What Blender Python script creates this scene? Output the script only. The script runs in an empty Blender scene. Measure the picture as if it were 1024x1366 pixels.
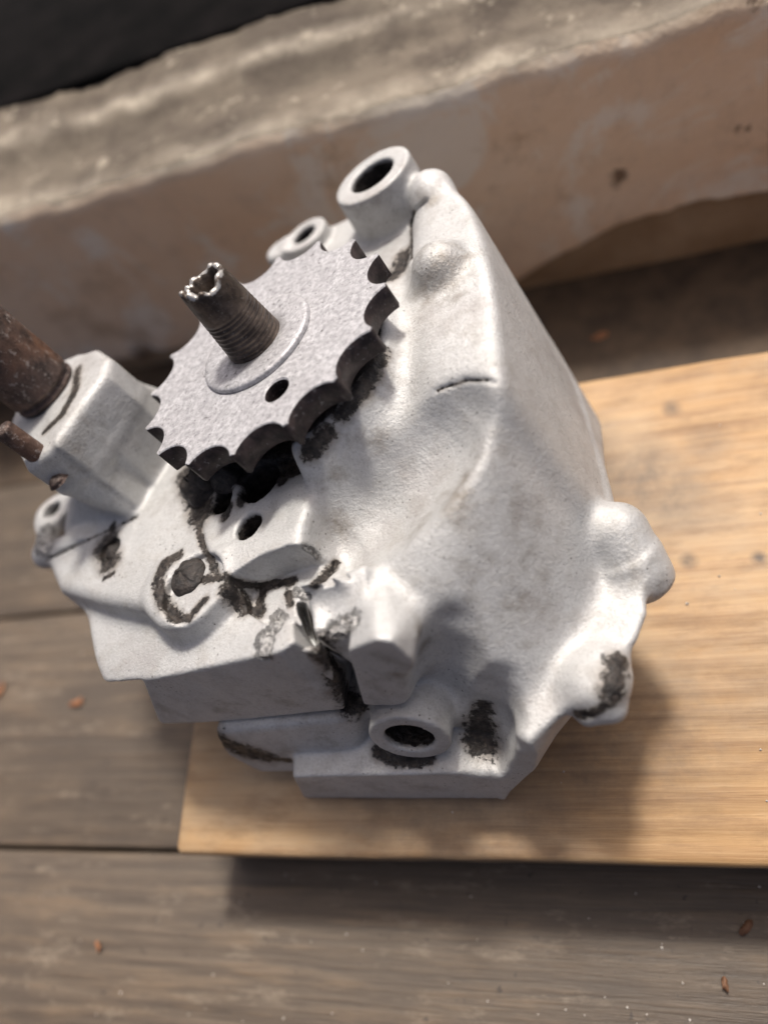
import bpy, bmesh, math, random
import numpy as np
from mathutils import Vector, Matrix, noise as mnoise
from mathutils.geometry import tessellate_polygon

random.seed(7); np.random.seed(7)
MM = 0.001
scene = bpy.context.scene
COL = scene.collection

# ------------------------------------------------------------------ camera geometry
F = 950.0                                         # focal length in pixels of a 1024 x 1366 frame
cx_ = np.array([3212.0, -397.0, -F]); CX = cx_ / np.linalg.norm(cx_)
dn_ = np.array([(397 * 480 + F * F) / 3212.0, 480.0, F]); CZ = -dn_ / np.linalg.norm(dn_)
CY = np.cross(CZ, CX)
R_WORLD = np.stack([CX, CY, CZ])                  # camera (x right, y down, z ahead) -> world
ax_ = np.array([1224 - 512.0, 1437 - 683.0, F]); LW = -ax_ / np.linalg.norm(ax_)
LU = CX - (CX @ LW) * LW; LU /= np.linalg.norm(LU)
LV = np.cross(LW, LU)
R_LOCAL = np.stack([LU, LV, LW])                  # camera -> gearbox frame
CAM_L = np.array([130.8, -184.2, 200.8])          # camera in the gearbox frame (mm)
CAM_H = 278.0                                     # camera above the board's top (mm)
BOARD_T = 50.0
L2W = R_WORLD @ R_LOCAL.T
CAM_W = np.array([0.0, 0.0, CAM_H + BOARD_T])     # floor is z = 0

def ray(px, py): return np.array([px - 512.0, py - 683.0, F])
def p(px, py, w):                                 # point of the gearbox frame at height w on a line of sight
    q = R_LOCAL @ ray(px, py)
    return CAM_L + q * ((w - CAM_L[2]) / q[2])
def pw(px, py, z):                                # world point at height z (mm)
    q = R_WORLD @ ray(px, py)
    return CAM_W + q * ((z - CAM_W[2]) / q[2])
def pv(px, py, v):                                # point of the gearbox frame at depth v on a line of sight
    q = R_LOCAL @ ray(px, py)
    return CAM_L + q * ((v - CAM_L[1]) / q[1])
def to_world(l): return L2W @ (np.asarray(l, float) - CAM_L) + CAM_W

cam_data = bpy.data.cameras.new('camera')
cam_data.sensor_fit = 'VERTICAL'
cam_data.sensor_height = 24.0
cam_data.sensor_width = 18.0
cam_data.lens = F / 1366.0 * 24.0
cam_data.clip_start = 0.01
cam_data.clip_end = 50.0
cam_data.dof.use_dof = True
cam_data.dof.focus_distance = float((R_LOCAL.T @ (np.array([0, -20, 84.0]) - CAM_L))[2]) * MM
cam_data.dof.aperture_fstop = 2.3
cam = bpy.data.objects.new('camera', cam_data); COL.objects.link(cam)
rgt = R_WORLD @ np.array([1, 0, 0]); upv = R_WORLD @ np.array([0, -1, 0]); bck = R_WORLD @ np.array([0, 0, -1])
cam.matrix_world = Matrix(((rgt[0], upv[0], bck[0], 0), (rgt[1], upv[1], bck[1], 0), (rgt[2], upv[2], bck[2], CAM_W[2] * MM), (0, 0, 0, 1)))
scene.camera = cam

# ------------------------------------------------------------------ light
SUN_EL, SUN_AZ = math.radians(61.5), math.radians(86.0)   # azimuth from +X, the sun stands behind the ledge
world = bpy.data.worlds.new('World'); scene.world = world; world.use_nodes = True
wn = world.node_tree.nodes; wl = world.node_tree.links
sky = wn.new('ShaderNodeTexSky'); sky.sky_type = 'NISHITA'; sky.sun_disc = False; sky.air_density = 0.32; sky.dust_density = 6.0; sky.ozone_density = 0.0
sky.sun_elevation = SUN_EL; sky.sun_rotation = math.pi / 2 - SUN_AZ
bg = wn['Background']; bg.inputs['Strength'].default_value = 0.14
wl.new(sky.outputs['Color'], bg.inputs['Color'])
sun_d = bpy.data.lights.new('sun', 'SUN'); sun_d.energy = 3.3; sun_d.angle = math.radians(7.0); sun_d.color = (1.0, 0.95, 0.88)
sun = bpy.data.objects.new('sun', sun_d); COL.objects.link(sun)
sd = Vector((math.cos(SUN_AZ) * math.cos(SUN_EL), math.sin(SUN_AZ) * math.cos(SUN_EL), math.sin(SUN_EL)))
sun.rotation_euler = sd.to_track_quat('Z', 'Y').to_euler()
sun.location = sd * 2
scene.view_settings.view_transform = 'Standard'; scene.view_settings.look = 'None'
scene.view_settings.exposure = 0.1; scene.view_settings.gamma = 1.0

# ------------------------------------------------------------------ helpers
def tag(o, label=None, cat=None, group=None, kind=None):
    if label: o['label'] = label
    if cat: o['category'] = cat
    if group: o['group'] = group
    if kind: o['kind'] = kind
    return o
def mesh_obj(name, verts, faces, mat, parent=None, smooth=True):
    me = bpy.data.meshes.new(name)
    me.from_pydata([tuple(v) for v in verts], [], [tuple(f) for f in faces])
    me.update()
    if smooth: me.shade_smooth()
    o = bpy.data.objects.new(name, me); COL.objects.link(o)
    if mat: me.materials.append(mat)
    if parent: o.parent = parent
    return o
def empty(name, mat4=None, loc=None):
    o = bpy.data.objects.new(name, None); COL.objects.link(o)
    o.empty_display_size = 0.02
    if mat4 is not None: o.matrix_world = mat4
    if loc is not None: o.location = loc
    return o

class NT:
    """small node-tree writer"""
    def __init__(s, name):
        s.m = bpy.data.materials.new(name); s.m.use_nodes = True
        s.n = s.m.node_tree.nodes; s.l = s.m.node_tree.links
        s.b = s.n['Principled BSDF']
        s.tc = s.n.new('ShaderNodeTexCoord')
    def put(s, sock, v):
        if isinstance(v, bpy.types.NodeSocket): s.l.new(v, sock)
        else:
            if isinstance(v, (int, float)) and sock.type == 'RGBA': v = (v, v, v)
            if isinstance(v, (tuple, list)) and len(v) == 3 and sock.type == 'RGBA': v = (*v, 1)
            sock.default_value = v
    def map(s, scale=(1, 1, 1), loc=(0, 0, 0), rot=(0, 0, 0), src=None):
        m = s.n.new('ShaderNodeMapping'); s.l.new(src or s.tc.outputs['Object'], m.inputs['Vector'])
        m.inputs['Scale'].default_value = scale; m.inputs['Location'].default_value = loc; m.inputs['Rotation'].default_value = rot
        return m.outputs[0]
    def noise(s, scale, detail=4, rough=0.55, vec=None, dist=0.0, col=False):
        n = s.n.new('ShaderNodeTexNoise'); s.l.new(vec or s.tc.outputs['Object'], n.inputs['Vector'])
        n.inputs['Scale'].default_value = scale; n.inputs['Detail'].default_value = detail
        n.inputs['Roughness'].default_value = rough; n.inputs['Distortion'].default_value = dist
        return n.outputs['Color' if col else 'Fac']
    def voro(s, scale, feature='F1', vec=None, out='Distance', rnd=1.0):
        n = s.n.new('ShaderNodeTexVoronoi'); n.feature = feature
        s.l.new(vec or s.tc.outputs['Object'], n.inputs['Vector']); n.inputs['Scale'].default_value = scale
        n.inputs['Randomness'].default_value = rnd
        return n.outputs[out]
    def wave(s, scale, vec, dist=2.0, detail=2, dscale=1.0, prof='SIN', direction='X'):
        n = s.n.new('ShaderNodeTexWave'); s.l.new(vec, n.inputs['Vector']); n.wave_profile = prof; n.bands_direction = direction
        n.inputs['Scale'].default_value = scale; n.inputs['Distortion'].default_value = dist
        n.inputs['Detail'].default_value = detail; n.inputs['Detail Scale'].default_value = dscale
        return n.outputs['Fac']
    def ramp(s, v, *stops):
        r = s.n.new('ShaderNodeValToRGB'); s.l.new(v, r.inputs[0]); e = r.color_ramp.elements
        while len(e) < len(stops): e.new(0.5)
        for el, (pos, c) in zip(e, stops):
            el.position = pos
            el.color = (c, c, c, 1) if isinstance(c, (int, float)) else (*c, 1)
        return r.outputs['Color']
    def math(s, op, a, b=0.0, c=None, clamp=False):
        m = s.n.new('ShaderNodeMath'); m.operation = op; m.use_clamp = clamp
        s.put(m.inputs[0], a); s.put(m.inputs[1], b)
        if c is not None: s.put(m.inputs[2], c)
        return m.outputs[0]
    def mix(s, fac, a, b, mode='MIX'):
        m = s.n.new('ShaderNodeMix'); m.data_type = 'RGBA'; m.blend_type = mode
        s.put(m.inputs[0], fac); s.put(m.inputs[6], a); s.put(m.inputs[7], b)
        return m.outputs[2]
    def attr(s, name):
        a = s.n.new('ShaderNodeAttribute'); a.attribute_name = name
        sp = s.n.new('ShaderNodeSeparateColor'); s.l.new(a.outputs['Color'], sp.inputs[0])
        return sp.outputs
    def bump(s, h, strength, dist, prev=None):
        b = s.n.new('ShaderNodeBump'); s.l.new(h, b.inputs['Height'])
        b.inputs['Strength'].default_value = strength; b.inputs['Distance'].default_value = dist
        if prev: s.l.new(prev, b.inputs['Normal'])
        return b.outputs[0]
    def done(s, col=None, rough=None, metal=None, normal=None, spec=None):
        for k, v in (('Base Color', col), ('Roughness', rough), ('Metallic', metal), ('Normal', normal), ('Specular IOR Level', spec)):
            if v is not None: s.put(s.b.inputs[k], v)
        return s.m

# ------------------------------------------------------------------ materials
def mat_alloy():
    t = NT('cast_alloy')
    r, g, b = t.attr('mask')[:3]
    big = t.noise(22, 5, 0.6); fine = t.noise(900, 3, 0.6); mid = t.noise(120, 5, 0.65)
    base = t.mix(t.ramp(big, (0.35, 0), (0.7, 1)), (0.57, 0.57, 0.56), (0.46, 0.46, 0.45))
    base = t.mix(t.math('MULTIPLY', t.ramp(mid, (0.5, 0), (0.72, 1)), 0.25), base, (0.45, 0.435, 0.41))
    grain = t.noise(1500, 3, 0.7); blot = t.noise(38, 6, 0.7)
    base = t.mix(t.math('MULTIPLY', t.ramp(grain, (0.50, 0), (0.66, 1)), 0.26), base, (0.24, 0.235, 0.23))
    base = t.mix(t.math('MULTIPLY', t.ramp(fine, (0.55, 0), (0.72, 1)), 0.35), base, (0.24, 0.23, 0.22))
    base = t.mix(t.math('MULTIPLY', t.ramp(blot, (0.50, 0), (0.68, 1)), 0.5), base, (0.33, 0.305, 0.295))
    pit = t.math('MULTIPLY', t.ramp(t.voro(420), (0.10, 1), (0.17, 0)), t.ramp(t.noise(55, 4, 0.7), (0.50, 0), (0.62, 1)))
    base = t.mix(t.math('MULTIPLY', pit, 0.8), base, (0.07, 0.06, 0.055))
    # thin dark scratches and hairs
    vec = t.map((1, 1, 1), rot=(0.4, 0.9, 0.3))
    sc = t.voro(170, 'DISTANCE_TO_EDGE', vec=t.mix(0.06, vec, t.noise(60, 2, col=True)))
    scm = t.math('MULTIPLY', t.ramp(sc, (0.0, 1), (0.018, 0)), t.ramp(t.noise(45, 3), (0.55, 0), (0.66, 1)))
    base = t.mix(t.math('MULTIPLY', scm, 0.5), base, (0.16, 0.15, 0.14))
    # warm dirt (mask b)
    dirt = t.ramp(t.math('ADD', b, t.math('MULTIPLY', t.math('SUBTRACT', t.noise(160, 6, 0.7), 0.5), 1.5)), (0.35, 0), (0.95, 1))
    base = t.mix(t.math('MULTIPLY', dirt, 0.75), base, (0.15, 0.12, 0.085))
    # bright torn metal (mask g)
    fr = t.ramp(t.math('ADD', g, t.math('MULTIPLY', t.math('SUBTRACT', t.noise(300, 6, 0.75), 0.5), 1.6)), (0.40, 0), (0.66, 1))
    frn = t.noise(420, 4, 0.7)
    base = t.mix(fr, base, t.mix(t.ramp(frn, (0.42, 0), (0.58, 1)), (0.16, 0.155, 0.15), (0.60, 0.59, 0.57)))
    # black oily crud and painted dark of holes (mask r), a ragged edge from noise
    gr = t.ramp(t.math('ADD', r, t.math('MULTIPLY', t.math('SUBTRACT', t.noise(330, 7, 0.8), 0.5), 2.4)), (0.40, 0), (0.60, 1))
    crud = t.mix(t.ramp(t.noise(380, 5, 0.7), (0.42, 0), (0.66, 1)), (0.008, 0.006, 0.005), (0.058, 0.046, 0.037))
    crud = t.mix(t.ramp(t.noise(240, 5, 0.75), (0.62, 0), (0.72, 0.7)), crud, (0.19, 0.155, 0.12))
    halo = t.ramp(t.math('ADD', r, t.math('MULTIPLY', t.math('SUBTRACT', t.noise(120, 5, 0.7), 0.5), 0.9)), (0.0, 0), (0.55, 1))
    base = t.mix(t.math('MULTIPLY', halo, 0.65), base, (0.20, 0.165, 0.13))
    base = t.mix(gr, base, crud)
    rough = t.mix(gr, t.mix(fr, t.ramp(mid, (0.3, 0.5), (0.7, 0.66)), 0.35), t.ramp(t.noise(300, 3), (0.4, 0.35), (0.6, 0.75)))
    metal = t.math('MULTIPLY', t.math('SUBTRACT', 1.0, gr), 0.35)
    n1 = t.bump(grain, 0.45, 0.0004, t.bump(fine, 0.4, 0.0006))
    n2 = t.bump(mid, 0.22, 0.0012, n1)
    n3 = t.bump(t.math('MULTIPLY', frn, fr), 1.0, 0.002, n2)
    n4 = t.bump(t.math('MULTIPLY', t.noise(420, 4, 0.7), gr), 0.8, 0.0010, n3)
    return t.done(base, rough, metal, n4)
def mat_sprocket_top():
    t = NT('mottled_steel')
    a = t.noise(480, 7, 0.78); b = t.noise(110, 5, 0.7); c = t.noise(1800, 2)
    col = t.mix(t.ramp(a, (0.40, 0), (0.62, 1)), (0.60, 0.595, 0.605), (0.28, 0.275, 0.285))
    col = t.mix(t.math('MULTIPLY', t.ramp(b, (0.42, 0), (0.66, 1)), 0.6), col, (0.36, 0.35, 0.36))
    col = t.mix(t.math('MULTIPLY', t.ramp(t.noise(520, 4, 0.7), (0.60, 0), (0.68, 1)), 0.8), col, (0.07, 0.062, 0.06))
    return t.done(col, t.ramp(a, (0.3, 0.42), (0.7, 0.62)), 0.35, t.bump(c, 0.25, 0.0002, t.bump(a, 0.25, 0.00025)))
def mat_rust_edge():
    t = NT('oiled_rusty_steel')
    a = t.noise(260, 5, 0.65); b = t.noise(70, 3)
    col = t.mix(t.ramp(a, (0.4, 0), (0.65, 1)), (0.022, 0.016, 0.016), (0.065, 0.046, 0.044))
    col = t.mix(t.math('MULTIPLY', t.ramp(t.noise(600, 3, 0.7), (0.62, 0), (0.7, 1)), 0.6), col, (0.25, 0.24, 0.25))
    return t.done(col, t.ramp(b, (0.3, 0.4), (0.7, 0.65)), 0.3, t.bump(a, 0.5, 0.0006))
def mat_dark_steel():
    t = NT('dark_threaded_steel')
    a = t.noise(200, 5, 0.65); b = t.noise(700, 3, 0.7)
    r, g, bb = t.attr('mask')[:3]
    col = t.mix(t.ramp(a, (0.4, 0), (0.68, 1)), (0.045, 0.033, 0.026), (0.15, 0.115, 0.09))
    col = t.mix(t.math('MULTIPLY', t.ramp(b, (0.58, 0), (0.7, 1)), 0.5), col, (0.24, 0.22, 0.2))
    tip = t.ramp(t.math('ADD', g, t.math('MULTIPLY', t.math('SUBTRACT', t.noise(300, 4), 0.5), 2.2)), (0.62, 0), (0.8, 1))
    col = t.mix(tip, col, (0.52, 0.50, 0.47))
    return t.done(col, t.mix(tip, 0.42, 0.4), t.mix(tip, 0.45, 0.6), t.bump(a, 0.4, 0.0006, t.bump(b, 0.3, 0.0003)))
def mat_rusty_shaft():
    t = NT('rusty_shaft')
    a = t.noise(160, 6, 0.7); b = t.noise(40, 4); c = t.noise(420, 4, 0.7)
    col = t.mix(t.ramp(a, (0.38, 0), (0.64, 1)), (0.042, 0.028, 0.023), (0.14, 0.095, 0.078))
    col = t.mix(t.math('MULTIPLY', t.ramp(b, (0.5, 0), (0.66, 1)), 0.55), col, (0.17, 0.075, 0.035))
    col = t.mix(t.math('MULTIPLY', t.ramp(c, (0.56, 0), (0.68, 1)), 0.7), col, (0.36, 0.31, 0.28))
    return t.done(col, t.ramp(c, (0.35, 0.4), (0.65, 0.7)), 0.3, t.bump(c, 0.6, 0.0007, t.bump(a, 0.6, 0.001)))
def mat_black_hole():
    t = NT('oily_black')
    a = t.noise(300, 4)
    return t.done(t.mix(a, (0.006, 0.005, 0.005), (0.03, 0.025, 0.022)), 0.5, 0.0, t.bump(a, 0.7, 0.001))
def mat_grease():
    t = NT('caked_grease')
    a = t.noise(420, 5, 0.7); b = t.noise(110, 4)
    col = t.mix(t.ramp(a, (0.4, 0), (0.65, 1)), (0.010, 0.008, 0.007), (0.048, 0.038, 0.032))
    return t.done(col, t.ramp(b, (0.4, 0.35), (0.65, 0.8)), 0.0, t.bump(a, 0.9, 0.0012))
def mat_pine():
    t = NT('pine_board')
    vec = t.map((1.0, 9.0, 9.0)); vec2 = t.map((3.0, 60.0, 60.0))
    grain = t.wave(5.0, t.map((0.35, 7.0, 7.0)), 5.0, 4, 1.2, direction='Y'); fib = t.noise(40, 6, 0.7, vec=t.map((0.35, 12.0, 12.0)))
    blot = t.noise(6, 5, 0.6, vec=t.map((1.0, 1.7, 1.0)))
    col = t.mix(grain, (0.40, 0.235, 0.10), (0.27, 0.145, 0.058))
    col = t.mix(t.ramp(fib, (0.35, 0), (0.65, 0.75)), col, (0.52, 0.34, 0.17))
    col = t.mix(t.ramp(t.noise(70, 6, 0.7, vec=t.map((0.3, 5.0, 5.0))), (0.52, 0), (0.68, 0.6)), col, (0.24, 0.13, 0.06))
    col = t.mix(t.ramp(t.noise(9, 5, 0.65), (0.45, 0), (0.75, 0.7)), col, (0.50, 0.36, 0.22))
    col = t.mix(t.ramp(t.noise(7, 6, 0.7, vec=t.map((0.8, 1.6, 1))), (0.46, 0), (0.64, 0.6)), col, (0.40, 0.32, 0.22))
    # grubby finger marks, a few dark knots and specks, plus painted gearbox shadow
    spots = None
    for (x, y, r, k) in STAINS_SHADE:
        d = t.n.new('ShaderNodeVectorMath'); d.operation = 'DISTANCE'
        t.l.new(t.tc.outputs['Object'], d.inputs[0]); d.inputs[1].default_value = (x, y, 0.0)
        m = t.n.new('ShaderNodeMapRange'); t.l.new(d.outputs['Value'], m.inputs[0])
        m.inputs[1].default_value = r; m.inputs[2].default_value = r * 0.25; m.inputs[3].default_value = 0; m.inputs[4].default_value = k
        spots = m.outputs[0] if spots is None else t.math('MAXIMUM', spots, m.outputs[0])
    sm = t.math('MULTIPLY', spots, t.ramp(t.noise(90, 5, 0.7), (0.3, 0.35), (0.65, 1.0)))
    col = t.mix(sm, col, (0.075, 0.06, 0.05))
    col = t.mix(t.ramp(t.noise(38, 6, 0.68, vec=t.map((0.6, 1.8, 1))), (0.48, 0), (0.68, 0.6)), col, (0.17, 0.095, 0.045))
    return t.done(col, 0.62, 0.0, t.bump(fib, 0.3, 0.0008, t.bump(grain, 0.15, 0.0008)))
def mat_plank():
    t = NT('weathered_plank')
    oi = t.n.new('ShaderNodeObjectInfo')
    off = t.n.new('ShaderNodeVectorMath'); off.operation = 'ADD'
    t.l.new(t.tc.outputs['Object'], off.inputs[0])
    cmb = t.n.new('ShaderNodeCombineXYZ'); t.l.new(t.math('MULTIPLY', oi.outputs['Random'], 7.0), cmb.inputs[0]); t.l.new(cmb.outputs[0], off.inputs[1])
    v = off.outputs[0]
    fib = t.noise(30, 7, 0.72, vec=t.map((0.35, 9.0, 4.0), src=v)); fib2 = t.noise(40, 6, 0.7, vec=t.map((0.35, 3.0, 2.0), src=v))
    blot = t.noise(14, 5, 0.6, vec=v)
    col = t.mix(t.ramp(fib, (0.35, 0), (0.68, 1)), (0.062, 0.045, 0.031), (0.155, 0.117, 0.082))
    col = t.mix(t.ramp(fib2, (0.5, 0), (0.72, 0.7)), col, (0.21, 0.145, 0.088))
    col = t.mix(t.ramp(blot, (0.42, 0), (0.70, 0.85)), col, (0.065, 0.05, 0.038))
    col = t.mix(t.ramp(t.noise(55, 6, 0.75, vec=t.map((0.5, 1.6, 1.0), src=v)), (0.56, 0), (0.68, 0.8)), col, (0.22, 0.175, 0.128))
    col = t.mix(t.ramp(t.noise(180, 3, 0.6, vec=v), (0.66, 0), (0.70, 0.8)), col, (0.04, 0.03, 0.024))
    return t.done(col, t.ramp(fib, (0.3, 0.42), (0.7, 0.6)), 0.0, t.bump(fib, 0.5, 0.0015, t.bump(fib2, 0.3, 0.002)))
def mat_plaster():
    t = NT('old_limewashed_plaster')
    a = t.noise(9, 6, 0.62, dist=0.4); b = t.noise(3.2, 5, 0.6); c = t.noise(70, 5, 0.7); e = t.noise(28, 5, 0.6)
    col = t.mix(t.ramp(b, (0.38, 0), (0.66, 1)), (0.84, 0.62, 0.43), (0.88, 0.75, 0.59))
    col = t.mix(t.ramp(t.noise(5, 4, 0.5), (0.5, 0), (0.68, 1)), col, (0.74, 0.52, 0.34))
    col = t.mix(t.ramp(c, (0.5, 0), (0.72, 0.5)), col, (0.60, 0.465, 0.345))
    col = t.mix(t.ramp(t.noise(14, 7, 0.7, dist=0.6), (0.50, 0), (0.57, 0.85)), col, (0.88, 0.80, 0.68))
    col = t.mix(t.ramp(t.noise(11, 7, 0.75, vec=t.map((1, 1, 1), loc=(3, 1, 2))), (0.54, 0), (0.62, 0.7)), col, (0.50, 0.35, 0.22))
    r, g, bb = t.attr('mask')[:3]
    bare = t.ramp(t.math('ADD', r, t.math('MULTIPLY', t.math('SUBTRACT', t.noise(24, 6, 0.65), 0.5), 1.3)), (0.46, 0), (0.52, 1))
    col = t.mix(bare, col, t.mix(t.ramp(e, (0.35, 0), (0.65, 1)), (0.26, 0.17, 0.095), (0.38, 0.275, 0.175)))
    col = t.mix(g, col, t.mix(t.ramp(c, (0.4, 0), (0.65, 1)), (0.30, 0.26, 0.2), (0.62, 0.55, 0.44)))
    col = t.mix(t.ramp(t.math('ADD', bb, t.math('MULTIPLY', t.math('SUBTRACT', t.noise(90, 6, 0.75), 0.5), 2.2)), (0.5, 0), (0.75, 0.85)), col, (0.14, 0.085, 0.05))
    return t.done(col, 0.8, 0.0, t.bump(c, 0.5, 0.002, t.bump(e, 0.5, 0.004)))
def mat_sill():
    t = NT('crumbling_mortar')
    a = t.noise(24, 6, 0.65); b = t.noise(7, 5, 0.6); c = t.noise(130, 5, 0.7)
    col = t.mix(t.ramp(b, (0.35, 0), (0.65, 1)), (0.12, 0.098, 0.072), (0.22, 0.18, 0.135))
    col = t.mix(t.ramp(a, (0.42, 0), (0.62, 0.95)), col, (0.075, 0.058, 0.043))
    col = t.mix(t.ramp(t.noise(60, 6, 0.75), (0.58, 0), (0.66, 0.8)), col, (0.40, 0.35, 0.27))
    r, g, bb = t.attr('mask')[:3]
    col = t.mix(t.math('MULTIPLY', g, t.ramp(t.noise(40, 5, 0.7), (0.35, 0.2), (0.6, 1))), col, (0.50, 0.44, 0.35))
    return t.done(col, 0.9, 0.0, t.bump(c, 0.6, 0.0025, t.bump(a, 0.5, 0.004)))
def mat_plain(name, c1, c2, scale, rough=0.8, bump=0.002):
    t = NT(name); a = t.noise(scale, 5, 0.65)
    return t.done(t.mix(t.ramp(a, (0.35, 0), (0.65, 1)), c1, c2), rough, 0.0, t.bump(a, 0.5, bump))

# ------------------------------------------------------------------ the setting: floor planks, wall with its ledge
BOARD_Y0, BOARD_Y1 = float(pw(232, 1140, BOARD_T)[1]), float(pw(890, 489, BOARD_T)[1])
BOARD_X0 = float(pw(232, 1140, BOARD_T)[0])
WALL_Y = float(pw(850, 358, 0)[1])
LEDGE_Z = 132.0
def W_(v): return tuple(float(c) * MM for c in v)

def vnoise(P_, scale, seed=0):
    """value noise at points (n,3), numpy"""
    q = np.asarray(P_) * scale
    i = np.floor(q).astype(np.int64); fr = q - i; fr = fr * fr * (3 - 2 * fr)
    def h(a, b, c):
        n = (a * 374761393 + b * 668265263 + c * 2147483647 + seed * 974711) & 0xffffffff
        n = ((n ^ (n >> 13)) * 1274126177) & 0xffffffff
        return ((n ^ (n >> 16)) & 0xffff) / 65535.0 * 2 - 1
    out = 0
    for a in (0, 1):
        for b in (0, 1):
            for c in (0, 1):
                wgt = (fr[:, 0] if a else 1 - fr[:, 0]) * (fr[:, 1] if b else 1 - fr[:, 1]) * (fr[:, 2] if c else 1 - fr[:, 2])
                out = out + wgt * h(i[:, 0] + a, i[:, 1] + b, i[:, 2] + c)
    return out
def fbm(P_, scale, oct=4, seed=0):
    o = 0; a = 1.0
    for k in range(oct):
        o = o + a * vnoise(P_, scale * 2 ** k, seed + k * 17); a *= 0.5
    return o
def set_mask(o, rgb):
    me = o.data
    at = me.attributes.new('mask', 'FLOAT_COLOR', 'POINT')
    buf = np.ones((len(me.vertices), 4), np.float32); buf[:, :3] = rgb
    at.data.foreach_set('color', buf.ravel())

def rounded_box(name, x0, x1, y0, y1, z0, z1, r, mat, parent=None, wob=0.0, nx=40, seed=1):
    """a long timber: cross-section with eased corners swept along x with slight unevenness, ends eased too"""
    prof = []
    for (cy, cz, a0) in ((y1 - r, z1 - r, 0), (y0 + r, z1 - r, 90), (y0 + r, z0 + r, 180), (y1 - r, z0 + r, 270)):
        for k in range(4):
            a = math.radians(a0 + k * 30); prof.append((cy + r * math.cos(a), cz + r * math.sin(a)))
    n = len(prof); vs = []; fs = []
    xs = [x0, x0 + r * 0.3, x0 + r] + list(np.linspace(x0 + 3 * r, x1 - 3 * r, nx)) + [x1 - r, x1 - r * 0.3, x1]
    mx = len(xs)
    yc, zc = (y0 + y1) / 2, (z0 + z1) / 2
    for i, x in enumerate(xs):
        ins = {0: r, 1: r * 0.3, mx - 1: r, mx - 2: r * 0.3}.get(i, 0.0)
        for (y, z) in prof:
            dy = wob * mnoise.noise((x * 0.012 + seed, seed * 3.1 + (y > yc) * 9, 0)) + wob * 0.4 * mnoise.noise((x * 0.06 + seed, seed * 3.1 + (y > yc) * 9, 5))
            yy = y + dy - math.copysign(min(ins, abs(y - yc)), y - yc)
            zz = z - math.copysign(min(ins, abs(z - zc)), z - zc)
            vs.append((x * MM, yy * MM, zz * MM))
    for i in range(mx - 1):
        for k in range(n):
            a = i * n + k; b = i * n + (k + 1) % n
            fs.append((a, b, b + n, a + n))
    fs.append(tuple(range(n))[::-1]); fs.append(tuple(range((mx - 1) * n, mx * n)))
    return mesh_obj(name, vs, fs, mat, parent)

M_PLANK = mat_plank()
M_STRIP_SHADE = mat_plain('shade_dark_timber', (0.045, 0.028, 0.016), (0.10, 0.066, 0.038), 45, 0.7)  # strip's brown deepened to carry the shade at the wall's foot
M_GAP = mat_plain('gap_dirt', (0.03, 0.025, 0.02), (0.06, 0.05, 0.04), 60)
floor = mesh_obj('floor', [W_(v) for v in ((-900, -500, -14), (700, -500, -14), (700, 330, -14), (-900, 330, -14))], [(0, 1, 2, 3)], M_GAP, smooth=False)
tag(floor, kind='structure')
sy0, sy1 = float(pw(45, 821, 0)[1]), float(pw(120, 1133, 0)[1]); pitch = sy0 - sy1
seams = [sy0 + 1.9 * pitch, sy0, sy1, sy1 - pitch, sy1 - 2 * pitch, sy1 - 3 * pitch]
for i in range(len(seams) - 1):
    rounded_box('plank', -900, 700, seams[i + 1] + 0.9, seams[i] - 0.9, -12, 0, 1.6, M_PLANK, floor, 0.7, 60, seed=i * 3 + 2)
rounded_box('plank', -900, 700, BOARD_Y1 + 26, seams[0] - 1, -1.0, 1.2, 0.5, M_STRIP_SHADE, floor, 0.7, 60, seed=55)['label'] = 'brown strip along the foot of the wall, its colour darkened for shade'

STAINS_SHADE = []
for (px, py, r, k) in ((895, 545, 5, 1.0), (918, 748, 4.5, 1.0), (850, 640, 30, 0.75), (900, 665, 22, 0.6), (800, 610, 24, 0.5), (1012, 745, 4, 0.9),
                       (640, 1105, 60, 0.55), (545, 1100, 45, 0.5), (770, 1000, 45, 0.6), (880, 985, 40, 0.5), (700, 1090, 40, 0.5), (935, 590, 14, 0.45), (1000, 930, 30, 0.3)):  # broad blotches near the front paint in the gearbox's cast shadow
    q = pw(px, py, BOARD_T); STAINS_SHADE.append((q[0] * MM, q[1] * MM, r * MM, k))
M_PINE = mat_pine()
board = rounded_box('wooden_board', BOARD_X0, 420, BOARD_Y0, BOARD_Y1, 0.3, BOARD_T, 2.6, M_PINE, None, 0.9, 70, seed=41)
# (stains and painted shadow are given in object space at z = 0 of the board's own origin: put that origin on the board's top)
for v in board.data.vertices: v.co.z -= BOARD_T * MM
board.location.z = BOARD_T * MM
tag(board, 'pale pine board lying on the dark planks under the gearbox', 'board')

# wall: plaster face below a crumbling ledge; beyond the ledge a near-black bar
M_PLASTER = mat_plaster(); M_SILL = mat_sill()
M_BLACK = mat_plain('flat_black', (0.004, 0.004, 0.004), (0.009, 0.008, 0.008), 40, 1.0)
M_BLACK.node_tree.nodes['Principled BSDF'].inputs['Specular IOR Level'].default_value = 0.05
wall = empty('wall', loc=(0, WALL_Y * MM, 0))
tag(wall, 'low plastered wall with peeling pink limewash and a crumbling ledge behind the board', 'wall')
def ledge_z(x): return LEDGE_Z + 2.5 * mnoise.noise((x * 0.011, 3, 1)) + 3.0 * mnoise.noise((x * 0.035, 7, 2)) + 1.0 * mnoise.noise((x * 0.15, 7, 9))
def peel(px, py):
    q = R_WORLD @ ray(px, py); w = CAM_W + q * ((WALL_Y - CAM_W[1]) / q[1]); return w[0], w[2]
peel_line = [peel(*a) for a in ((560, 450), (690, 372), (740, 345), (830, 300), (870, 285), (950, 268), (1005, 258), (1060, 250), (1200, 225))]
peel_line = [(-700, 10)] + [(-160, 14)] + peel_line + [(900, 60)]
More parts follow.
